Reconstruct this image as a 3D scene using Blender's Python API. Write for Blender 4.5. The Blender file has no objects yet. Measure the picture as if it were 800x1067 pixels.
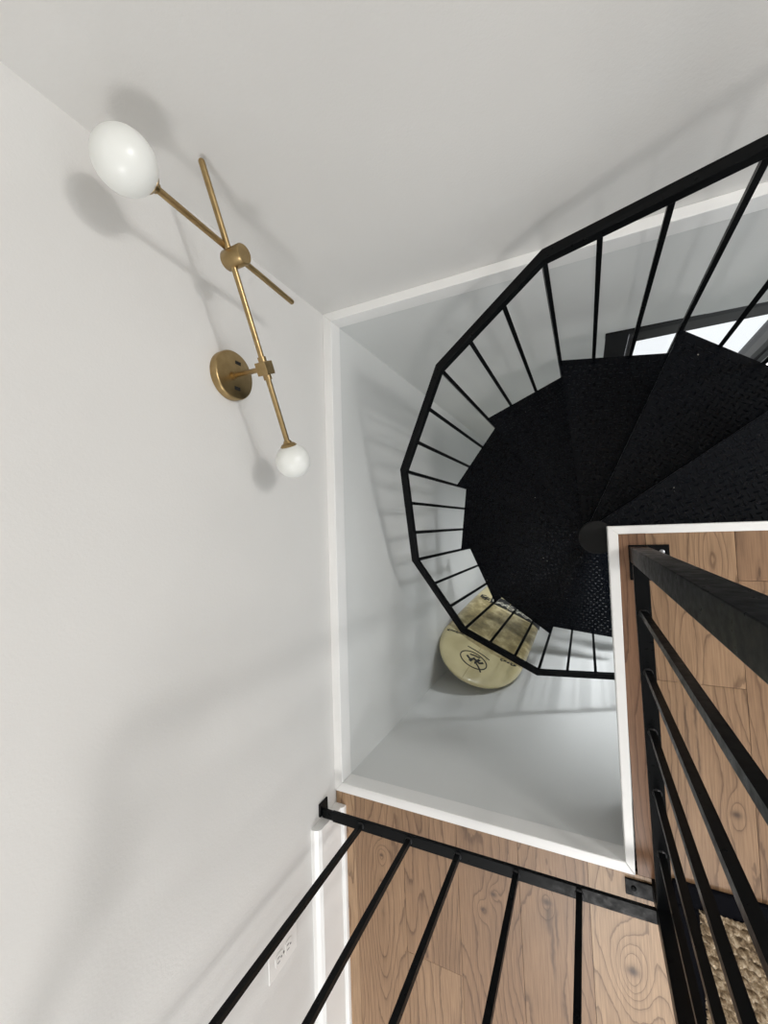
import bpy, bmesh, math, random
from mathutils import Vector, Matrix
random.seed(7)
PI = math.pi
S = bpy.context.scene
COL = S.collection

# ------------------------------------------------------------------ mesh helpers
class MB:
    def __init__(self): self.v = []; self.f = []; self.mi = []; self.att = []
    def add(self, vs, fs, mi=0):
        o = len(self.v); self.v += [tuple(p) for p in vs]
        for f in fs: self.f.append(tuple(i + o for i in f)); self.mi.append(mi)
    def box(self, a, b, mi=0):
        (x0, y0, z0), (x1, y1, z1) = a, b
        self.prism([(x0, y0), (x1, y0), (x1, y1), (x0, y1)], z0, z1, mi)
    def prism(self, poly, z0, z1, mi=0):
        n = len(poly)
        vs = [(x, y, z0) for x, y in poly] + [(x, y, z1) for x, y in poly]
        fs = [tuple(range(n - 1, -1, -1)), tuple(range(n, 2 * n))]
        fs += [(i, (i + 1) % n, n + (i + 1) % n, n + i) for i in range(n)]
        self.add(vs, fs, mi)
    def sweep(self, rings, mi=0, caps=True):
        n = len(rings[0]); vs = [p for r in rings for p in r]; fs = []
        for k in range(len(rings) - 1):
            for i in range(n):
                fs.append((k*n+i, k*n+(i+1) % n, (k+1)*n+(i+1) % n, (k+1)*n+i))
        if caps:
            fs.append(tuple(range(n-1, -1, -1))); fs.append(tuple((len(rings)-1)*n+i for i in range(n)))
        self.add(vs, fs, mi)
    def cyl(self, a, b, r, n=20, r2=None, mi=0):
        a = Vector(a); b = Vector(b); d = (b-a).normalized()
        u = d.orthogonal().normalized(); w = d.cross(u); r2 = r if r2 is None else r2
        self.sweep([[c + (u*math.cos(t) + w*math.sin(t))*rr for t in [2*PI*i/n for i in range(n)]]
                    for c, rr in ((a, r), (b, r2))], mi)
    def bar(self, a, b, w, h=None, side=None, mi=0):
        """square bar a->b; 'side' is the direction of its width"""
        a = Vector(a); b = Vector(b); d = (b-a).normalized(); h = w if h is None else h
        s = Vector(side) if side is not None else d.orthogonal()
        s = (s - d*s.dot(d)).normalized(); t = d.cross(s)
        self.sweep([[c + s*(x*w/2) + t*(y*h/2) for x, y in ((-1,-1),(1,-1),(1,1),(-1,1))] for c in (a, b)], mi)
    def lathe(self, base, axis, prof, n=32, mi=0):
        base = Vector(base); d = Vector(axis).normalized(); u = d.orthogonal().normalized(); w = d.cross(u)
        self.sweep([[base + d*z + (u*math.cos(t) + w*math.sin(t))*r for t in [2*PI*i/n for i in range(n)]] for z, r in prof], mi)
    def ball(self, c, r, n=40, m=24, mi=0):
        prof = [(-r*math.cos(PI*k/m), max(r*math.sin(PI*k/m), 1e-4)) for k in range(m+1)]
        self.lathe(c, (0, 0, 1), prof, n, mi)
    def build(self, name, mats, parent=None, smooth=False, bevel=0, kind=None):
        me = bpy.data.meshes.new(name); me.from_pydata(self.v, [], self.f); me.update()
        for m in (mats if isinstance(mats, (list, tuple)) else [mats]): me.materials.append(m)
        me.polygons.foreach_set('material_index', self.mi)
        bm = bmesh.new(); bm.from_mesh(me); bmesh.ops.recalc_face_normals(bm, faces=bm.faces); bm.to_mesh(me); bm.free()
        if smooth:
            me.polygons.foreach_set('use_smooth', [True]*len(me.polygons))
            me.set_sharp_from_angle(angle=math.radians(40))
        o = bpy.data.objects.new(name, me); COL.objects.link(o)
        if parent is not None:
            o.parent = parent
        if bevel:
            md = o.modifiers.new('bevel', 'BEVEL'); md.width = bevel; md.segments = 2; md.limit_method = 'ANGLE'
        if kind: o['kind'] = kind
        return o

def thing(name, label, cat, loc=(0, 0, 0), mat=None):
    o = bpy.data.objects.new(name, None); COL.objects.link(o); o.empty_display_size = .05
    if mat is not None: o.matrix_world = mat
    else: o.location = loc
    o['label'] = label; o['category'] = cat
    return o

def off(mb, loc):
    mb.v = [(x-loc[0], y-loc[1], z-loc[2]) for x, y, z in mb.v]; return mb

# ------------------------------------------------------------------ materials
def mat(name, col, rough=.5, metal=0., spec=.5, coat=0.):
    m = bpy.data.materials.new(name); m.use_nodes = True
    b = m.node_tree.nodes['Principled BSDF']
    b.inputs['Base Color'].default_value = (*col, 1); b.inputs['Roughness'].default_value = rough
    b.inputs['Metallic'].default_value = metal; b.inputs['Specular IOR Level'].default_value = spec
    b.inputs['Coat Weight'].default_value = coat
    return m
def nd(m, t, **kw):
    n = m.node_tree.nodes.new(t)
    for k, v in kw.items(): setattr(n, k, v)
    return n
def lk(m, a, b): m.node_tree.links.new(a, b)
def bsdf(m): return m.node_tree.nodes['Principled BSDF']
def math_(m, op, a, b=None, c=None):
    n = nd(m, 'ShaderNodeMath', operation=op)
    for i, x in enumerate((a, b, c)):
        if x is None: continue
        if isinstance(x, (int, float)): n.inputs[i].default_value = x
        else: lk(m, x, n.inputs[i])
    return n.outputs[0]
def noise(m, vec, scale, detail=2, rough=.5, dist=0.):
    n = nd(m, 'ShaderNodeTexNoise'); n.inputs['Scale'].default_value = scale; n.inputs['Detail'].default_value = detail
    n.inputs['Roughness'].default_value = rough; n.inputs['Distortion'].default_value = dist
    if vec is not None: lk(m, vec, n.inputs['Vector'])
    return n.outputs['Fac']
def ramp(m, fac, stops):
    r = nd(m, 'ShaderNodeValToRGB'); e = r.color_ramp.elements
    while len(e) < len(stops): e.new(.5)
    for el, (p, c) in zip(e, stops): el.position = p; el.color = (*c, 1) if len(c) == 3 else c
    lk(m, fac, r.inputs['Fac']); return r.outputs['Color']
def bump(m, h, strength, dist):
    b = nd(m, 'ShaderNodeBump'); b.inputs['Strength'].default_value = strength; b.inputs['Distance'].default_value = dist
    lk(m, h, b.inputs['Height']); lk(m, b.outputs['Normal'], bsdf(m).inputs['Normal'])
def objco(m): return nd(m, 'ShaderNodeTexCoord').outputs['Object']

def wall_paint(name, col, rough=.6):
    m = mat(name, col, rough, spec=.3); c = objco(m)
    n = noise(m, c, 160, 3, .6); bump(m, n, .25, .0016)
    n2 = noise(m, c, 2.2, 3)
    lk(m, ramp(m, n2, [(.3, tuple(x*.975 for x in col)), (.7, tuple(min(1, x*1.02) for x in col))]), bsdf(m).inputs['Base Color'])
    return m
M_WALL = wall_paint('wall_paint', (.70, .69, .67))
M_LOW = wall_paint('lower_wall_paint', (.70, .71, .70))
M_CEIL = wall_paint('ceiling_paint', (.78, .78, .76))
M_TRIM = mat('trim_gloss_white', (.86, .855, .84), .3)
bump(M_TRIM, noise(M_TRIM, objco(M_TRIM), 35, 3), .08, .002)
def black_steel(name, col=(.0035, .004, .0045), rough=.32):
    m = mat(name, col, rough, spec=.10); c = objco(m)
    n = noise(m, c, 60, 4, .6); bump(m, n, .12, .001)
    lk(m, ramp(m, n, [(.3, (rough-.06,)*3), (.75, (rough+.16,)*3)]), bsdf(m).inputs['Roughness'])
    return m
M_STEEL = black_steel('black_painted_steel')
M_TREAD = black_steel('black_diamond_plate', (.0016, .0024, .0042), .25); bsdf(M_TREAD).inputs['Specular IOR Level'].default_value = .12
# a few specks of dust and chips on the treads
_c = objco(M_TREAD); _v = nd(M_TREAD, 'ShaderNodeTexVoronoi'); _v.inputs['Scale'].default_value = 26; lk(M_TREAD, _c, _v.inputs['Vector'])
_sp = math_(M_TREAD, 'MULTIPLY', math_(M_TREAD, 'LESS_THAN', _v.outputs['Distance'], .05),
            math_(M_TREAD, 'GREATER_THAN', noise(M_TREAD, _c, 9, 2), .60))
_mx = nd(M_TREAD, 'ShaderNodeMix', data_type='RGBA'); lk(M_TREAD, _sp, _mx.inputs['Factor'])
_mx.inputs['A'].default_value = (.0016, .0024, .0042, 1); _mx.inputs['B'].default_value = (.30, .28, .25, 1)
lk(M_TREAD, _mx.outputs['Result'], bsdf(M_TREAD).inputs['Base Color'])
M_SCREW = mat('steel_screw', (.35, .36, .37), .35, 1)
M_WELD = mat('bare_weld', (.02, .02, .021), .35, .4)
M_BRASS = mat('aged_brass', (.38, .27, .13), .30, 1)
_n = noise(M_BRASS, objco(M_BRASS), 40, 4)
lk(M_BRASS, ramp(M_BRASS, _n, [(.25, (.31, .215, .10)), (.75, (.44, .32, .16))]), bsdf(M_BRASS).inputs['Base Color'])
M_GLOBE = mat('opal_glass', (.79, .80, .77), .28, spec=.5)
bsdf(M_GLOBE).inputs['Subsurface Weight'].default_value = .5
bsdf(M_GLOBE).inputs['Subsurface Radius'].default_value = (.02, .02, .02)
bsdf(M_GLOBE).inputs['Subsurface Scale'].default_value = 1
M_HOLE = mat('dark_hole', (.01, .009, .008), .8)
M_PLATE = mat('white_plastic', (.78, .77, .75), .35)
M_SLOT = mat('outlet_slot', (.16, .16, .16), .7)

# ---- wood planks: contour lines of a stretched noise field, bent round knots
M_WOOD = mat('hickory_planks', (.36, .2, .12), .42)
def wood():
    m = M_WOOD; c = objco(m)
    at = nd(m, 'ShaderNodeAttribute', attribute_name='plank'); rnd = nd(m, 'ShaderNodeSeparateColor'); lk(m, at.outputs['Color'], rnd.inputs['Color'])
    r, g = rnd.outputs[0], rnd.outputs[1]
    sp = nd(m, 'ShaderNodeSeparateXYZ'); lk(m, c, sp.inputs[0])
    cb = nd(m, 'ShaderNodeCombineXYZ')
    lk(m, math_(m, 'ADD', math_(m, 'MULTIPLY', sp.outputs[0], 7.), math_(m, 'MULTIPLY', r, 31.)), cb.inputs[0])
    lk(m, math_(m, 'ADD', math_(m, 'MULTIPLY', sp.outputs[1], 1.5), math_(m, 'MULTIPLY', g, 17.)), cb.inputs[1])
    field = math_(m, 'MULTIPLY', noise(m, cb.outputs[0], 1., 1.2, .4), 11.)
    cb3 = nd(m, 'ShaderNodeCombineXYZ'); lk(m, math_(m, 'MULTIPLY', sp.outputs[0], 34.), cb3.inputs[0]); lk(m, math_(m, 'MULTIPLY', sp.outputs[1], 8.), cb3.inputs[1]); lk(m, g, cb3.inputs[2])
    field = math_(m, 'ADD', field, math_(m, 'MULTIPLY', noise(m, cb3.outputs[0], 1., 3, .6), .85))
    field = math_(m, 'ADD', field, math_(m, 'MULTIPLY', sp.outputs[0], 22.))
    dark = None
    for (kx, ky, a, b, amp, core) in [(.044, -1.116, .040, .080, 5., .017), (.271, -.68, .018, .04, 2., .011),
                                      (-.149, -1.02, .022, .05, 2.5, .015), (-.325, -1.102, .02, .035, 2., .008),
                                      (-.293, -1.049, .018, .03, 2., .010), (-.649, -1.05, .02, .03, 2.5, .006),
                                      (.262, -.105, .030, .13, 4.5, 0), (.205, -.29, .030, .15, 3., 0),
                                      (-.66, -1.33, .04, .20, 3., 0)]:
        dx = math_(m, 'SUBTRACT', sp.outputs[0], kx); dy = math_(m, 'SUBTRACT', sp.outputs[1], ky)
        q = math_(m, 'ADD', math_(m, 'POWER', math_(m, 'ABSOLUTE', math_(m, 'DIVIDE', dx, a)), 2.), math_(m, 'POWER', math_(m, 'ABSOLUTE', math_(m, 'DIVIDE', dy, b)), 2.))
        field = math_(m, 'ADD', field, math_(m, 'MULTIPLY', math_(m, 'EXPONENT', math_(m, 'MULTIPLY', q, -1.)), amp))
        if core:
            q2 = math_(m, 'ADD', math_(m, 'POWER', math_(m, 'ABSOLUTE', math_(m, 'DIVIDE', dx, core)), 2.), math_(m, 'POWER', math_(m, 'ABSOLUTE', math_(m, 'DIVIDE', dy, core*.8)), 2.))
            e = math_(m, 'EXPONENT', math_(m, 'MULTIPLY', q2, -1.3))
            dark = e if dark is None else math_(m, 'MAXIMUM', dark, e)
    # dark mineral cracks running with the grain
    for (kx, ky, wx, ly) in [(-.140, -1.13, .0045, .085), (-.146, -1.065, .010, .04), (-.127, -1.08, .004, .05), (.2085, -.45, .0028, .06), (.2075, -.56, .0024, .05), (.190, -.50, .0028, .065)]:
        dx = math_(m, 'ADD', math_(m, 'SUBTRACT', sp.outputs[0], kx), math_(m, 'MULTIPLY', math_(m, 'SUBTRACT', noise(m, c, 22, 2), .5), .012))
        dy = math_(m, 'SUBTRACT', sp.outputs[1], ky)
        q2 = math_(m, 'ADD', math_(m, 'POWER', math_(m, 'ABSOLUTE', math_(m, 'DIVIDE', dx, wx)), 2.), math_(m, 'POWER', math_(m, 'ABSOLUTE', math_(m, 'DIVIDE', dy, ly)), 4.))
        dark = math_(m, 'MAXIMUM', dark, math_(m, 'MULTIPLY', math_(m, 'EXPONENT', math_(m, 'MULTIPLY', q2, -1.)), .75))
    fr = math_(m, 'FRACT', field)
    line = ramp(m, fr, [(0, (.12,)*3), (.12, (0,)*3), (.6, (.08,)*3), (.84, (.34,)*3), (.93, (1,)*3), (.975, (.9,)*3), (1., (.12,)*3)])
    cb2 = nd(m, 'ShaderNodeCombineXYZ'); lk(m, math_(m, 'MULTIPLY', sp.outputs[0], 260.), cb2.inputs[0]); lk(m, math_(m, 'MULTIPLY', sp.outputs[1], 9.), cb2.inputs[1])
    fine = noise(m, cb2.outputs[0], 1., 3, .6)
    blot = noise(m, cb.outputs[0], .8, 2)
    base = ramp(m, r, [(0., (.185, .094, .054)), (.35, (.265, .158, .088)), (.7, (.350, .225, .130)), (1., (.46, .318, .198))])
    def mul(colour, fac, k):
        x = nd(m, 'ShaderNodeMix', data_type='RGBA', blend_type='MULTIPLY'); x.inputs['Factor'].default_value = k
        lk(m, colour, x.inputs['A']); lk(m, fac, x.inputs['B']); return x.outputs['Result']
    col = mul(base, ramp(m, line, [(0, (1.06,)*3), (1, (.38, .32, .27))]), .75)
    col = mul(col, ramp(m, fine, [(.3, (.62, .58, .55)), (.65, (1.08,)*3)]), .75)
    col = mul(col, ramp(m, blot, [(.3, (.82, .77, .73)), (.7, (1.08, 1.06, 1.04))]), .9)
    x = nd(m, 'ShaderNodeMix', data_type='RGBA'); lk(m, math_(m, 'MULTIPLY', dark, .88), x.inputs['Factor'])
    lk(m, col, x.inputs['A']); x.inputs['B'].default_value = (.045, .021, .011, 1)
    lk(m, x.outputs['Result'], bsdf(m).inputs['Base Color'])
    bump(m, fine, .12, .0008)
wood()
M_GAP = mat('plank_gap', (.03, .018, .012), .9)

# ------------------------------------------------------------------ setting
# outline of the stairwell opening (inner and outer corners of its white lining)
TLi, BLi, BRi, TRi = (-.768, .744), (-.787, -.853), (.043, -.853), (.050, -.0155)
TLo, BLo, BRo, TRo = (-.803, .777), (-.8185, -.884), (.063, -.880), (.073, -.036)
XE = .82                                            # right end of the landing bay
RBi, RTi = (XE, -.0165), (XE, .716)
RBo, RTo = (XE+.026, -.0375), (XE+.026, .744)
def run(n, a, b, c, d, z0=-.055, z1=.003):
    mb = MB(); mb.prism([a, b, c, d], z0, z1); return mb.build('trim_%d' % n, M_TRIM, bevel=.002, kind='structure')
run(1, TLo, TLi, BLi, BLo)          # left wall
run(2, TLi, TLo, RTo, RTi)          # back wall
run(3, BLo, BLi, BRi, BRo)          # front edge
run(4, BRo, BRi, TRi, TRo)          # right edge
run(5, TRo, TRi, RBi, RBo)          # landing edge
run(6, RBo, RBi, RTi, RTo)          # far end of the landing bay

def wallx(y): return -.803 + (y-.777)*.0089
mb = MB(); mb.prism([(wallx(.777), .777), (wallx(-2.4), -2.4), (wallx(-2.4)-.1, -2.4), (wallx(.777)-.1, .88)], -.05, 2.5)
mb.build('wall_left', M_WALL, kind='structure')
def wally(x): return .777 - .0200*(x+.803)
mb = MB(); mb.prism([(-.803, .777), (-.903, .88), (2.6, .88), (2.6, wally(2.6))], -.05, 2.5)
mb.build('wall_back', M_WALL, kind='structure')
mb = MB(); mb.box((-.95, -2.5, 2.5), (2.6, .9, 2.58)); mb.build('ceiling', M_CEIL, kind='structure')

# loft floor: planks run towards the camera's foot, cut round the opening
def rects(x0, x1, y0, y1):
    """the parts of a plank outside the opening"""
    out = []
    cuts = sorted({x0, x1, *[c for c in (-.815, .068, .845) if x0 < c < x1]})
    for a, b in zip(cuts, cuts[1:]):
        mid = (a+b)/2
        if mid < .068: lo, hi = -9, -.878
        elif mid < .845: lo, hi = -9, -.033
        else: lo, hi = -9, .745
        if mid < -.815: continue
        yy0, yy1 = max(y0, lo), min(y1, hi)
        if yy1 > yy0 + .002: out.append((a, b, yy0, yy1))
    return out
mb = MB(); cols = []
k0 = -1
for k in range(k0, 19):
    xa = -.745 + .1752*k; xb = xa + .1752
    rr = random.Random(100+k)
    fixed = {1: [-1.315], 4: [-.8775, -1.75], 5: [-.395, -1.6], 3: [-1.9], 2: [-2.1], 0: [-1.8], 6: [-.15, -1.3]}
    js = fixed.get(k, [rr.uniform(-.6, .3), rr.uniform(-1.8, -1.1)])
    ys = [.75] + sorted(js, reverse=True) + [-2.45]
    for n, (ya, yb) in enumerate(zip(ys, ys[1:])):
        tone = {(0, 0): .52, (1, 0): .45, (1, 1): .62, (2, 0): .42, (3, 0): .50, (4, 0): .12, (4, 1): .92, (5, 0): .62, (5, 1): .60, (6, 0): .36, (6, 1): .5, (-1, 0): .3}.get((k, n), rr.random())
        if k == 4 and n: seed2 = .37
        else: seed2 = rr.random()
        for (a, b, c, d) in rects(xa, xb, yb, ya):
            # a darker strip of plank along the right edge of the opening
            t = tone
            g = .0005
            nf = len(mb.f); mb.box((a+(g if a == xa else 0), c+g, -.012), (b-(g if b == xb else 0), d-g, 0)); cols += [(t, seed2, 0, 1)]*(len(mb.f)-nf)
# the narrow nosing strips that follow the opening
fl = mb.build('floor', M_WOOD, kind='structure')
at = fl.data.color_attributes.new('plank', 'FLOAT_COLOR', 'CORNER')
for p in fl.data.polygons:
    for li in p.loop_indices: at.data[li].color = cols[p.index]
mb = MB()
mb.prism([(-.82, -.884), (.09, -.884), (.09, -.10), (.88, -.10), (.88, .744), (2.55, .72), (2.55, -2.45), (-.82, -2.45)], -.26, -.0125)
mb.build('floor_slab', M_GAP, kind='structure')

# lower storey
ZF = -2.745
M_LFLOOR = mat('pale_floor', (.52, .52, .52), .35)
_n = noise(M_LFLOOR, objco(M_LFLOOR), 5, 4); lk(M_LFLOOR, ramp(M_LFLOOR, _n, [(.3, (.46, .47, .48)), (.7, (.56, .57, .58))]), bsdf(M_LFLOOR).inputs['Base Color'])
mb = MB(); mb.box((-.95, -1., ZF-.08), (1.8, .95, ZF)); mb.build('floor_lower', M_LFLOOR, kind='structure')
def lx(y): return -.772 + (y-.748)*.0119
mb = MB(); mb.prism([(lx(.748), .748), (lx(-.857), -.857), (-.9, -.957), (-.9, .85)], ZF, -.056); mb.build('wall_left_lower', M_LOW, kind='structure')
mb = MB(); mb.prism([(lx(-.857), -.857), (1.7, -.857), (1.7, -.957), (-.9, -.957)], ZF, -.056); mb.build('wall_front_lower', M_LOW, kind='structure')
mb = MB(); mb.box((1.7, -.957, ZF), (1.8, .95, -.056)); mb.build('wall_right_lower', M_LOW, kind='structure')
mb = MB(); mb.box((.88, -.857, -.275), (1.7, .748, -.261)); mb.box((.09, -.857, -.275), (.88, -.10, -.261)); mb.build('ceiling_lower', M_CEIL, kind='structure')
WX0, WX1, WZ0, WZ1 = .117, 1.42, -1.95, -.605
def by(x): return .748 - .0200*(x+.772)
mb = MB()
for a, b, z0, z1 in ((-.772, WX0, ZF, -.056), (WX1, 1.7, ZF, -.056), (WX0, WX1, ZF, WZ0), (WX0, WX1, WZ1, -.056)):
    mb.prism([(a, by(a)), (b, by(b)), (b, .89), (a-(.128 if a < -.7 else 0), .89)], z0, z1)
mb.build('wall_back_lower', M_LOW, kind='structure')
M_FRAME = mat('black_window_frame', (.006, .006, .0065), .45, spec=.2)
M_SASH = mat('dark_sash', (.030, .029, .027), .5, spec=.3)
M_GLASS = bpy.data.materials.new('window_glass'); M_GLASS.use_nodes = True
_nt = M_GLASS.node_tree; _nt.nodes.clear()
_o = _nt.nodes.new('ShaderNodeOutputMaterial'); _t = _nt.nodes.new('ShaderNodeBsdfTransparent'); _g = _nt.nodes.new('ShaderNodeBsdfGlossy'); _g.inputs['Roughness'].default_value = .02
_m = _nt.nodes.new('ShaderNodeMixShader'); _m.inputs[0].default_value = .06
_nt.links.new(_t.outputs[0], _m.inputs[1]); _nt.links.new(_g.outputs[0], _m.inputs[2]); _nt.links.new(_m.outputs[0], _o.inputs[0])
win = MB()
yw = .728
def fb(m_, x0, x1, z0, z1, y0, y1): m_.box((x0, y0, z0), (x1, y1, z1))
fb(win, WX0-.006, WX1, WZ1-.040, WZ1+.004, yw-.004, .86)     # head
fb(win, WX0-.006, WX1, WZ0, WZ0+.05, yw-.016, .86)           # sill
fb(win, WX0-.006, .196, WZ0+.05, WZ1-.040, yw+.002, .86)     # left jamb
fb(win, WX1-.06, WX1, WZ0+.05, WZ1-.040, yw+.002, .86)
fb(win, .772, .80, WZ0+.05, WZ1-.040, yw+.006, .86)          # mullion
wino = win.build('window_1', M_FRAME, bevel=.002, kind='structure')
def sash(x0, x1):
    s = MB(); t = .016
    fb(s, x0, x1, WZ1-.155, WZ1-.040, .735, .775); fb(s, x0, x1, WZ0+.05, WZ0+.09, .735, .775)
    fb(s, x0, x0+t, WZ0+.09, WZ1-.155, .735, .775); fb(s, x1-t*1.6, x1, WZ0+.09, WZ1-.155, .735, .775)
    s.box((x0+t, .762, WZ1-.192), (x1-t*1.6, .766, WZ1-.1895))
    o = s.build('window_sash', M_SASH, wino)
    p = MB(); p.box((x0+t, .768, WZ0+.09), (x1-t*1.6, .772, WZ1-.155)); p.build('window_pane', M_GLASS, o)
sash(.208, .757); sash(.812, 1.36)
mb = MB(); mb.box((.196, .768, WZ0+.05), (.208, .772, WZ1-.155)); mb.box((.757, .768, WZ0+.05), (.772, .772, WZ1-.155)); mb.build('window_pane', M_GLASS, wino)

# baseboard on the loft's left wall
mb = MB()
pf = []
ya, yb = -.925, -2.4
prof = [(.000, 0), (.040, 0), (.040, .012), (.031, .020), (.030, .126), (.024, .136), (.012, .142), (0, .142)]
rings = [[(wallx(y)+px, y, pz) for px, pz in prof] for y in (ya, yb)]
mb.sweep(rings); mb.build('baseboard_left', M_TRIM, kind='structure')

# ------------------------------------------------------------------ spiral staircase
PX, PY = .0255, -.0454
R = .668; STEP = math.radians(30.2); TH = math.radians(66.62); TZ = -.275; RISE = .19
KMAX = 12
stair = thing('spiral_staircase', 'black steel spiral staircase with diamond plate treads winding down through the white framed opening', 'staircase', (PX, PY, ZF))
BASE = (PX, PY, ZF)
def P(r, a, z): return Vector((PX + r*math.cos(a), PY + r*math.sin(a), z))
mb = MB(); mb.lathe((PX, PY, ZF), (0, 0, 1), [(0, .14), (.010, .14), (.0101, .0435), (2.668, .0435)], 48)
off(mb, BASE).build('center_pole', M_STEEL, stair, smooth=True)
mb = MB(); mb.lathe((PX, PY, -.0775), (0, 0, 1), [(0, .0435), (0, .0455), (.007, .0455), (.0095, .043), (.0097, .001)], 48)
M_CAP = black_steel('black_cap', (.012, .012, .012), .5)
off(mb, BASE).build('pole_cap', M_CAP, stair, smooth=True)

def inside(pt, poly, m=.012):
    x, y = pt; n = len(poly)
    for i in range(n):
        ax, ay = poly[i]; bx, by_ = poly[(i+1) % n]
        dx, dy = bx-ax, by_-ay; L = math.hypot(dx, dy)
        if L < 1e-6: continue
        if (dx*(y-ay) - dy*(x-ax))/L < m: return False
    return True
def lugs(mb, poly, z, rot):
    xs = [p[0] for p in poly]; ys = [p[1] for p in poly]; sp = .0165
    c, s = math.cos(rot), math.sin(rot)
    N = 56
    for i in range(-N, N+1):
        for j in range(-N, N+1):
            x = PX + (i*c - j*s)*sp; y = PY + (i*s + j*c)*sp
            if not (min(xs) < x < max(xs) and min(ys) < y < max(ys)): continue
            if not inside((x, y), poly): continue
            a = rot + (PI/2 if (i+j) % 2 else 0)
            ca, sa = math.cos(a), math.sin(a); L, W, H = .0086, .0027, .0020
            q = lambda u, v, h: (x + u*ca - v*sa, y + u*sa + v*ca, z + h)
            mb.add([q(-L, 0, 0), q(-L*.45, -W, 0), q(L*.45, -W, 0), q(L, 0, 0), q(L*.45, W, 0), q(-L*.45, W, 0), q(-L*.5, 0, H), q(L*.5, 0, H)],
                   [(0, 1, 6), (1, 2, 7, 6), (2, 3, 7), (3, 4, 7), (4, 5, 6, 7), (5, 0, 6)])
RT = R - .007
for k in range(-1, KMAX+1):
    z = TZ - RISE*k; ad = TH + STEP*k; au = ad - STEP
    if k == -1:
        o0 = P(RT, ad, z); o1 = P(RT, au, z)
        poly = [(PX+.036*math.cos(ad+.9), PY+.036*math.sin(ad+.9)), (PX+.05, -.030), (.70, -.030), (o1.x, o1.y), (o0.x, o0.y)]
    else:
        ext = math.radians(4.0)
        e0 = P(RT, ad, z); e1 = P(RT, au, z); d_ = (e1-e0).normalized(); e2 = e1 + d_*.045
        poly = [(PX+.036*math.cos(ad+.9), PY+.036*math.sin(ad+.9)), (PX+.036*math.cos(au-1.0), PY+.036*math.sin(au-1.0)), (e2.x, e2.y), (e0.x, e0.y)]
    mb = MB(); mb.prism(poly, z-.005, z)
    n = len(poly)
    # turned-down lips under the leading edge and the outer edge
    def lip(a, b, w=.005, h=.034):
        a = Vector((*a, 0)); b = Vector((*b, 0)); d = (b-a).normalized(); nn = Vector((d.y, -d.x, 0))
        cc = Vector((sum(p[0] for p in poly)/n, sum(p[1] for p in poly)/n, 0))
        if nn.dot(cc-a) < 0: nn = -nn
        q = [a, b, b+nn*w, a+nn*w]; mb.prism([(p.x, p.y) for p in q], z-h, z-.0045)
    lip(poly[-1], poly[0]); lip(poly[-2], poly[-1])
    if k == -1: lip(poly[2], poly[3])
    else: lip(poly[1], poly[2], h=.02)
    # a collar round the pole
    mb.lathe((PX, PY, z-.09), (0, 0, 1), [(0, .0437), (0, .0448), (.085, .0448), (.085, .0437)], 32)
    mid = (ad+au)/2
    pl = list(reversed(poly)) if sum((poly[i][0]*poly[(i+1) % n][1]-poly[(i+1) % n][0]*poly[i][1]) for i in range(n)) < 0 else poly
    lugs(mb, pl, z, mid)
    off(mb, BASE).build('tread', M_TREAD, stair)

def railz(m): return .1963 - RISE*(m/3 - 1)         # m in tenths of the way round, three to a tread
VR = R
def chord(m, r=VR):
    i = math.floor(m/3); f = m/3 - i
    a, b = P(r, TH + STEP*i, 0), P(r, TH + STEP*(i+1), 0)
    return a.lerp(b, f)
rings = []
hw = .0125
for i in range(-1, KMAX):
    a = TH + STEP*i; c = P(VR, a, railz(3*i)); out = Vector((math.cos(a), math.sin(a), 0))/math.cos(STEP/2)
    rings.append([c + out*hw*s + Vector((0, 0, hw*t)) for s, t in ((-1, -1), (1, -1), (1, 1), (-1, 1))])
mb = MB(); mb.sweep(rings); off(mb, BASE).build('handrail', M_STEEL, stair, bevel=.0015)
for m in range(-3, 3*(KMAX-1)+1):
    c = chord(m); t = min(math.floor(m/3)+1, KMAX)
    z0 = TZ - RISE*t - .034; z1 = railz(m) - hw + .002
    i = math.floor(m/3); a = TH + STEP*(i+.5)
    mb = MB(); mb.bar((c.x, c.y, z0), (c.x, c.y, z1), .0115, .0115, (math.cos(a), math.sin(a), 0))
    off(mb, BASE).build('baluster', M_STEEL, stair)

# ------------------------------------------------------------------ loft guard railing (one welded L)
G0 = (.114, -.895, 0)
guard = thing('guard_railing', 'L-shaped black square-tube guard railing standing on the wood floor round the stair opening', 'railing', G0)
def part(mb, name, m=M_STEEL, parent=guard, bevel=.0012): return off(mb, G0).build(name, m, parent, bevel=bevel)
HT = .93
posts = [((.095, .133), (-.1055, -.0675)), ((.096, .134), (-.912, -.874))]
flanges = [((.093, -.152), (.179, -.064)), ((.039, -.928), (.126, -.890))]
for (px, py), (f0, f1) in zip(posts, flanges):
    mb = MB(); mb.box((px[0], py[0], .003), (px[1], py[1], HT)); po = part(mb, 'post')
    mb = MB(); mb.box((f0[0], f0[1], 0), (f1[0], f1[1], .006)); part(mb, 'base_flange', parent=po)
    sx = [(f1[0]-.016, f1[1]-.018), (f0[0]+.016, f0[1]+.018)] if f1[1] > -.5 else [(f0[0]+.018, (f0[1]+f1[1])/2)]
    for x, y in sx:
        mb = MB(); mb.lathe((x, y, .006), (0, 0, 1), [(0, .006), (.0015, .006), (.003, .0035), (.0031, .0005)], 16); off(mb, G0).build('screw', M_SCREW if f1[1] > -.5 else M_STEEL, po, smooth=True)
RZ = .0765
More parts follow.
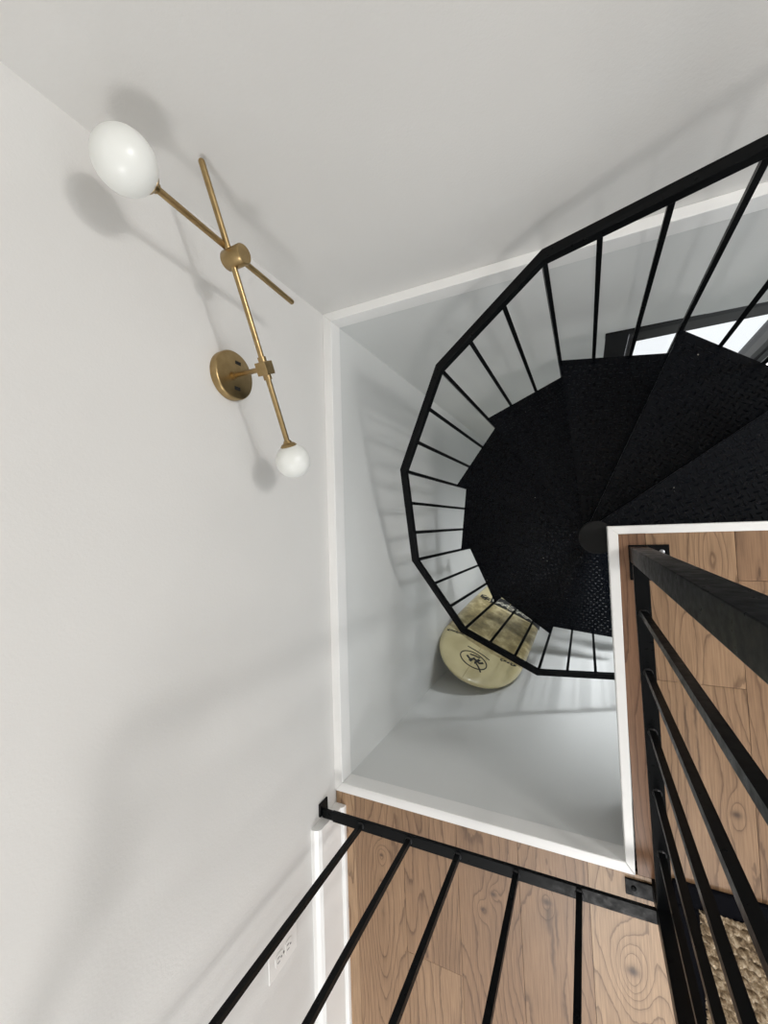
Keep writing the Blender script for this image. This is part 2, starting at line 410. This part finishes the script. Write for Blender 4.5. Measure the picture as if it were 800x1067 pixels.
# right run
mb = MB(); mb.bar((.1085, -.1055, RZ+.0095), (.1125, -.874, RZ+.0095), .031, .010, (1, 0, 0)); part(mb, 'bottom_rail')
mb = MB(); mb.bar((.114, -.086, HT+.019), (.115, -.912, HT+.019), .038, .038, (1, 0, 0)); part(mb, 'top_rail')
for i in range(5):
    y = -.217 - .1338*i; x = .1085 + .004*(i/5)
    mb = MB(); mb.bar((x, y, RZ+.014), (x+.004, y, HT+.001), .0132, .0132, (1, 0, 0)); part(mb, 'baluster', bevel=0)
    mb = MB(); mb.lathe((x, y, RZ+.0145), (0, 0, 1), [(0, .0105), (.002, .0095), (.0035, .0075)], 12); part(mb, 'weld_bead', M_WELD, bevel=0)
# front run
xa, ya_, xb, yb_ = -.772, -.905, .096, -.894
def fy(x): return ya_ + (yb_-ya_)*(x-xa)/(xb-xa)
mb = MB(); mb.bar((xa, ya_, RZ+.0095), (xb, yb_, RZ+.0095), .031, .010, (0, 1, 0)); part(mb, 'bottom_rail')
mb = MB(); mb.bar((-.79, ya_, HT+.019), (.096, yb_, HT+.019), .038, .038, (0, 1, 0)); part(mb, 'top_rail')
for x in (-.667, -.508, -.363, -.209, -.0625):
    mb = MB(); mb.bar((x, fy(x), RZ+.014), (x, fy(x), HT+.001), .0135, .0135, (0, 1, 0)); part(mb, 'baluster', bevel=0)
    mb = MB(); mb.lathe((x, fy(x), RZ+.0145), (0, 0, 1), [(0, .0105), (.002, .0095), (.0035, .0075)], 12); part(mb, 'weld_bead', M_WELD, bevel=0)
mb = MB(); mb.box((wallx(-.9)+.0005, -.913, .056), (wallx(-.9)+.0065, -.873, .100)); mb.box((wallx(-.9)+.006, -.918, .080), (-.770, -.892, .0905))
part(mb, 'wall_bracket')
mb = MB(); mb.box((wallx(-.9)+.0005, -.93, HT-.02), (wallx(-.9)+.0065, -.88, HT+.058)); mb.box((wallx(-.9)+.006, -.915, HT+.005), (-.785, -.897, HT+.033))
part(mb, 'wall_bracket')

# ------------------------------------------------------------------ wall sconce
LX = -.66
wy, wz = .412, .436
L0 = (wallx(wy), wy, wz)
lamp = thing('wall_sconce', 'aged brass wall sconce with crossed rods and two round white globes on the wall', 'lamp', L0)
def lpart(mb, name, m=M_BRASS, parent=lamp, smooth=True, bevel=0): return off(mb, L0).build(name, m, parent, smooth=smooth, bevel=bevel)
x0 = wallx(wy)
mb = MB(); mb.lathe((x0+.0006, wy, wz), (1, 0, 0), [(0, .0625), (.017, .0625), (.0195, .0605), (.0205, .058), (.0205, .0005)], 56); bp = lpart(mb, 'backplate')
for dy, dz in ((.034, -.016), (-.034, -.012)):
    mb = MB(); mb.bar((x0+.0195, wy+dy, wz+dz+.006), (x0+.0214, wy+dy, wz+dz+.006), .009, .019, (0, 1, 0)); lpart(mb, 'screw_slot', M_HOLE, bp, False)
J = Vector((LX, .394, .461))
mb = MB(); mb.cyl((x0+.02, wy-.004, wz+.006), J, .0062, 20); mb.cyl((x0+.02, wy-.004, wz+.006), (x0+.032, wy-.005, wz+.008), .010, 20); lpart(mb, 'arm')
A1 = Vector((-.655, .757, .638)); B1 = Vector((-.662, .232, .390)); d1 = (B1-A1).normalized()
mb = MB(); mb.cyl(A1, B1, .0066, 20); rod = lpart(mb, 'rod')
mb = MB(); mb.ball(A1, .0066, 16, 8); lpart(mb, 'rod_tip', parent=rod)
Jc = A1 + d1*((J-A1).dot(d1))
mb = MB(); mb.bar(Jc - d1*.015, Jc + d1*.015, .030, .030, (1, 0, 0)); lpart(mb, 'joint_block', smooth=False, bevel=.0015)
mb = MB(); mb.cyl(Jc - d1*.026, Jc + d1*.026, .0098, 20); lpart(mb, 'joint_sleeve')
T2 = Vector((-.664, .634, .728)); E2 = Vector((-.664, .611, .352)); d2 = (T2-E2).normalized()
mb = MB(); mb.cyl(E2, T2, .0066, 20); rod2 = lpart(mb, 'rod')
mb = MB(); mb.ball(E2, .0066, 16, 8); lpart(mb, 'rod_tip', parent=rod2)
K = Vector((-.650, .6035, .5585))
mb = MB(); mb.lathe(K-Vector((.026, 0, 0)), (1, 0, 0), [(0, .0005), (0, .019), (.003, .0215), (.049, .0215), (.052, .019), (.052, .0005)], 40); lpart(mb, 'crossing_joint')
def globe(c, r, d):
    """c centre, d direction from the globe to its rod"""
    c = Vector(c); d = Vector(d).normalized()
    mb = MB(); mb.ball(c, r, 48, 30); lpart(mb, 'glass_globe', M_GLOBE)
    mb = MB(); b = c + d*(r*.90)
    mb.lathe(b, d, [(0, .001), (-.002, .0195), (.001, .0207), (.006, .0165), (.0085, .011), (.014, .009), (.0142, .0005)], 32); lpart(mb, 'globe_collar')
globe((-.663, .638, .788), .0500, T2-Vector((-.663, .638, .788)) )
globe(B1 + d1*.052, .0435, -d1)

# ------------------------------------------------------------------ electrical outlet
oy, oz = -1.158, .284
Q0 = (wallx(oy), oy, oz)
outlet = thing('power_outlet', 'white duplex power outlet low on the left wall above the baseboard', 'outlet', Q0)
def opart(mb, name, m, parent=outlet, bevel=.001): return off(mb, Q0).build(name, m, parent, bevel=bevel)
xw = wallx(oy)
mb = MB(); mb.box((xw+.0006, oy-.036, oz-.058), (xw+.0055, oy+.036, oz+.058)); cp = opart(mb, 'cover_plate', M_PLATE, bevel=.002)
for dz in (-.0195, .0195):
    mb = MB(); mb.prism([(oy-.017+.004*0, 0)]*0 or [(-.0165, -.010), (-.010, -.0145), (.010, -.0145), (.0165, -.010), (.0165, .010), (.010, .0145), (-.010, .0145), (-.0165, .010)], 0, .0022)
    mb.v = [(xw+.0052+z, oy+x, oz+dz+y) for x, y, z in mb.v]; rc = opart(mb, 'receptacle', M_PLATE, bevel=0)
    mb = MB()
    for sy in (-.0062, .0062): mb.box((xw+.0070, oy+sy-.0011, oz+dz-.0015), (xw+.0078, oy+sy+.0011, oz+dz+.0075))
    mb.cyl((xw+.0070, oy, oz+dz-.0075), (xw+.0078, oy, oz+dz-.0075), .0026, 12)
    opart(mb, 'slots', M_SLOT, rc, 0)
mb = MB(); mb.cyl((xw+.0052, oy, oz), (xw+.0068, oy, oz), .003, 12); opart(mb, 'screw', M_SCREW, cp, 0)

# ------------------------------------------------------------------ surfboard leaning in the lower corner
T = Vector((-.385, -.42, -2.74)); Nn = Vector((-.572, -.80, -.845))
u = (Nn-T).normalized(); w = Vector((.89, -.455, 0)); w = (w - u*w.dot(u)).normalized(); nrm = u.cross(w)
Mx = Matrix((( w.x, -u.x, nrm.x, 0), (w.y, -u.y, nrm.y, 0), (w.z, -u.z, nrm.z, 0), (0, 0, 0, 1)))
org = Nn + Vector((.012, .022, .0)); Mx.translation = org
board = thing('surfboard', 'cream surfboard with a black oval logo leaning in the corner under the spiral stair', 'surfboard', mat=Mx)
M_BOARD = mat('board_resin', (.66, .60, .36), .3, coat=.3)
def board_mat():
    m = M_BOARD; c = objco(m); sp = nd(m, 'ShaderNodeSeparateXYZ'); lk(m, c, sp.inputs[0])
    x = math_(m, 'ADD', sp.outputs[0], .04); bow = math_(m, 'MULTIPLY', math_(m, 'MULTIPLY', x, x), 1.3)
    s = math_(m, 'ADD', math_(m, 'SUBTRACT', sp.outputs[1], bow), math_(m, 'MULTIPLY', math_(m, 'SUBTRACT', noise(m, c, 14, 2), .5), .02))
    band = math_(m, 'MULTIPLY', math_(m, 'GREATER_THAN', s, .285), math_(m, 'LESS_THAN', s, .815))
    mott = noise(m, c, 17, 5, .65); big = noise(m, c, 6, 3)
    nose = ramp(m, big, [(.3, (.52, .45, .24)), (.7, (.64, .57, .34))])
    wax = ramp(m, mott, [(.36, (.18, .14, .06)), (.52, (.34, .275, .13)), (.66, (.56, .48, .28))])
    x_ = nd(m, 'ShaderNodeMix', data_type='RGBA'); lk(m, math_(m, 'MULTIPLY', band, .9), x_.inputs['Factor']); lk(m, nose, x_.inputs['A']); lk(m, wax, x_.inputs['B'])
    lk(m, x_.outputs['Result'], bsdf(m).inputs['Base Color'])
    bump(m, math_(m, 'MULTIPLY', mott, band), .3, .003)
board_mat()
CX = -.044; W = .237; L = 1.93
def hwid(s):
    if s < .36: return W*max(0., 1-(1-s/.36)**2.15)**.5
    t = (s-.36)/(L-.36); return W*(1 - .42*t**2.2) if t < .97 else W*(1-.42*.935)*max(.05, (1-((t-.97)/.03)**2))**.5
def thick(s): return .030*min(1, (s/.25)**.5)*min(1, ((L-s)/.25+.05)**.5) + .004
rings = []
NS = 24
ss = [.0006, .004, .012, .025, .045, .07, .10, .14, .19, .25, .31, .36, .45, .6, .75, .9, 1.05, 1.2, 1.35, 1.5, 1.62, 1.72, 1.80, 1.85, 1.89, 1.92, 1.928]
def deckz(s, t):
    h = hwid(s); q = min(1, abs(t)/max(h, 1e-5)); return thick(s)*(1-q**3.2)**.5
for s in ss:
    h = hwid(s); th = thick(s); ring = []
    for i in range(NS):
        a = 2*PI*i/NS; c, sn = math.cos(a), math.sin(a)
        x = h*(abs(c)**.72)*(1 if c > 0 else -1); z = th*(abs(sn)**.8)*(1 if sn > 0 else -1)
        ring.append((CX + x, s, z - .02))
    rings.append(ring)
mb = MB(); mb.sweep(rings); mb.build('board_body', M_BOARD, board, smooth=True)
M_INK = mat('black_ink', (.012, .012, .012), .5); M_PALE = mat('pale_ink', (.62, .60, .50), .5)
LIFT = 0.
M_STR = mat('stringer_wood', (.40, .33, .17), .4)
def surf(x, s, lift=.0008):
    h = hwid(s); q = min(.999, abs(x-CX)/max(h, 1e-4)); 
    # follow the same superellipse as the body
    c = q**(1/.72); sn = (1-c*c)**.5
    return (x, s, thick(s)*sn**.8 - .02 + lift + LIFT)
def stroke(mb, pts, wd, closed=False):
    n = len(pts); vs = []; fs = []
    for i, (x, s) in enumerate(pts):
        a = pts[(i-1) % n if closed else max(i-1, 0)]; b = pts[(i+1) % n if closed else min(i+1, n-1)]
        dx, dy = b[0]-a[0], b[1]-a[1]; l = math.hypot(dx, dy) or 1; nx, ny = -dy/l*wd/2, dx/l*wd/2
        vs += [surf(x+nx, s+ny, .0016), surf(x-nx, s-ny, .0016), surf(x-nx, s-ny, .0002), surf(x+nx, s+ny, .0002)]
    for i in range(n if closed else n-1):
        j = (i+1) % n
        for k in range(4): fs.append((4*i+k, 4*i+(k+1) % 4, 4*j+(k+1) % 4, 4*j+k))
    mb.add(vs, fs)
mb = MB(); stroke(mb, [(CX, .005+.05*i) for i in range(36)], .004); mb.build('stringer', M_STR, board)
# oval emblem on the nose: an oval ring round a zig-zag figure and a slanted bar
lc, ls = -.044, .158
mb = MB()
stroke(mb, [(lc + .074*math.cos(2*PI*i/40), ls + .056*math.sin(2*PI*i/40)) for i in range(40)], .006, True)
stroke(mb, [(-.109, .236), (-.06, .2375), (-.01, .2335), (.026, .226)], .006)
for pl, wd in (([(-.058, .135), (-.045, .175), (-.032, .140), (-.018, .185)], .016), ([(-.085, .165), (-.062, .150), (-.04, .168), (-.01, .158), (.006, .176)], .013),
               ([(-.03, .15), (.0, .125), (.018, .102)], .008), ([(-.075, .185), (-.05, .195), (-.02, .2)], .009)):
    stroke(mb, pl, wd)
mb.build('logo', M_INK, board)
# short rows of lettering at both ends of the darker band, and the black band with pale letters lower down
rr = random.Random(3)
def letters(xa, sa, xb, sb, n, hgt, wd, m_, jit=.004):
    for i in range(n):
        f = i/(n-1); x = xa+(xb-xa)*f; s = sa+(sb-sa)*f; j = rr.uniform(-jit, jit)
        mb = MB()
        stroke(mb, [(x-.3*hgt, s-hgt/2), (x-.05*hgt, s+hgt*.1), (x+.3*hgt, s+hgt/2)] if i % 3 else [(x+.3*hgt, s-hgt/2), (x-.25*hgt, s-hgt*.3), (x-.25*hgt, s+hgt*.35), (x+.3*hgt, s+hgt/2)], wd)
        stroke(mb, [(x-.35*hgt, s+.1*hgt+j), (x+.35*hgt, s-.15*hgt+j)], wd)
        mb.build('letter', m_, board)
letters(-.252, .298, -.172, .318, 6, .020, .004, M_INK)
letters(.078, .292, .150, .318, 5, .020, .006, M_INK)
letters(-.225, .88, -.19, .86, 3, .05, .012, M_INK)
mb = MB(); stroke(mb, [(-.17 + .355*i/20, .895 + .03*i/20) for i in range(21)], .13); mb.build('lettering_band', M_INK, board)
LIFT = .0012
letters(-.14, .885, .14, .905, 9, .055, .006, M_PALE)

# ------------------------------------------------------------------ jute rug with a black border
RX0, RX1, RY0, RY1 = .138, 1.35, -2.0, -.859
rug = thing('jute_rug', 'woven jute rug with a wide black cloth border on the wood floor beside the railing', 'rug', ((RX0+RX1)/2, (RY0+RY1)/2, 0))
R0 = ((RX0+RX1)/2, (RY0+RY1)/2, 0)
M_JUTE = mat('jute', (.38, .29, .18), .85, spec=.2)
_c = objco(M_JUTE); _n = noise(M_JUTE, _c, 70, 4, .7)
lk(M_JUTE, ramp(M_JUTE, _n, [(.34, (.075, .05, .03)), (.5, (.32, .24, .155)), (.66, (.60, .50, .37))]), bsdf(M_JUTE).inputs['Base Color'])
bump(M_JUTE, noise(M_JUTE, _c, 300, 3), .5, .002)
M_BORDER = mat('black_cotton', (.004, .0042, .006), .85, spec=.04)
_c = objco(M_BORDER); bump(M_BORDER, noise(M_BORDER, _c, 400, 2), .4, .001)
BW = .052
mb = MB()
for a, b, c, d in ((RX0, RX1, RY1-BW, RY1), (RX0, RX1, RY0, RY0+BW), (RX0, RX0+BW, RY0+BW, RY1-BW), (RX1-BW, RX1, RY0+BW, RY1-BW)):
    mb.box((a, c, 0), (b, d, .011))
off(mb, R0).build('border', M_BORDER, rug, bevel=.004)
fx0, fx1, fy0, fy1 = RX0+BW-.004, RX1-BW+.004, RY0+BW-.004, RY1-BW+.004
st = .0037; nx = int((fx1-fx0)/st); ny = int((fy1-fy0)/st)
vs = []; fs = []
rr = random.Random(5)
ph = [rr.uniform(0, 6.28) for _ in range(400)]
for j in range(ny+1):
    for i in range(nx+1):
        x = fx0+(fx1-fx0)*i/nx; y = fy0+(fy1-fy0)*j/ny
        X = x + .003*math.sin(y*31+1)+.002*math.sin(y*77); Y = y + .003*math.sin(x*27)+.002*math.sin(x*83+2)
        row = math.floor(Y/.021); fr = Y/.021-row
        cx = X/.030 + .5*(row % 2) + .06*math.sin(ph[row % 400]); cfr = cx-math.floor(cx)
        h = (math.sin(PI*fr)**.7)*(.35+.65*math.sin(PI*cfr)**.8)
        h += .25*math.sin((cfr*2+fr)*6.28)*math.sin(PI*fr)
        vs.append((x, y, .003 + .019*max(h, 0)))
for j in range(ny):
    for i in range(nx):
        a = j*(nx+1)+i; fs.append((a, a+1, a+nx+2, a+nx+1))
mb = MB(); mb.add(vs, fs); mb.box((fx0, fy0, 0), (fx1, fy1, .0035)); off(mb, R0).build('woven_field', M_JUTE, rug, smooth=True)

# ------------------------------------------------------------------ light
wd = bpy.data.worlds.new('overcast_sky'); S.world = wd; wd.use_nodes = True
bg = wd.node_tree.nodes['Background']; bg.inputs['Color'].default_value = (.93, .97, 1, 1); bg.inputs['Strength'].default_value = 1.1
def area(name, loc, target, sx, sy, power, col=(1, 1, 1)):
    l = bpy.data.lights.new(name, 'AREA'); l.shape = 'RECTANGLE'; l.size = sx; l.size_y = sy; l.energy = power; l.color = col
    o = bpy.data.objects.new(name, l); COL.objects.link(o); o.location = loc
    o.rotation_euler = (Vector(target)-Vector(loc)).to_track_quat('-Z', 'Y').to_euler(); return o
area('window_light_right', (2.45, .55, 1.65), (-.6, .1, .0), .75, .8, 27, (1, .97, .93))
area('window_light_front', (.0, -2.4, 1.9), (-.3, .75, .3), .55, .55, 21, (1, .97, .94))
area('window_light_lower', (.85, 1.5, -.75), (.1, -.8, -2.0), 1.2, 1.0, 155, (.95, .98, 1))
area('added_shadow_light', (2.4, .62, 1.45), (-.6, .2, -.2), .2, .2, 12, (1, .98, .96))  # small added lamp, no window there; gives the stair balusters crisper wall shadows

# ------------------------------------------------------------------ camera
cam = bpy.data.cameras.new('camera'); co = bpy.data.objects.new('camera', cam); COL.objects.link(co); S.camera = co
Rm = Matrix(((0.8958780274559579, 0.05498005950598517, 0.44088519251426483), (-0.04025418474338646, 0.9982769913722019, -0.0426924947445082), (-0.44247277942520635, 0.020499793988791138, 0.896547599357753)))
Mc = Rm.to_4x4(); Mc.translation = (0, 0, 1.2); co.matrix_world = Mc
cam.sensor_fit = 'VERTICAL'; cam.sensor_height = 36.; cam.lens = 425.05*36./1067.; cam.clip_start = .01; cam.clip_end = 100

vs_ = S.view_settings; vs_.view_transform = 'Standard'; vs_.look = 'None'; vs_.gamma = 1; vs_.use_curve_mapping = False; vs_.exposure = 0.0
S.cycles.use_denoising = True
S.cycles.max_bounces = 8; S.cycles.diffuse_bounces = 5
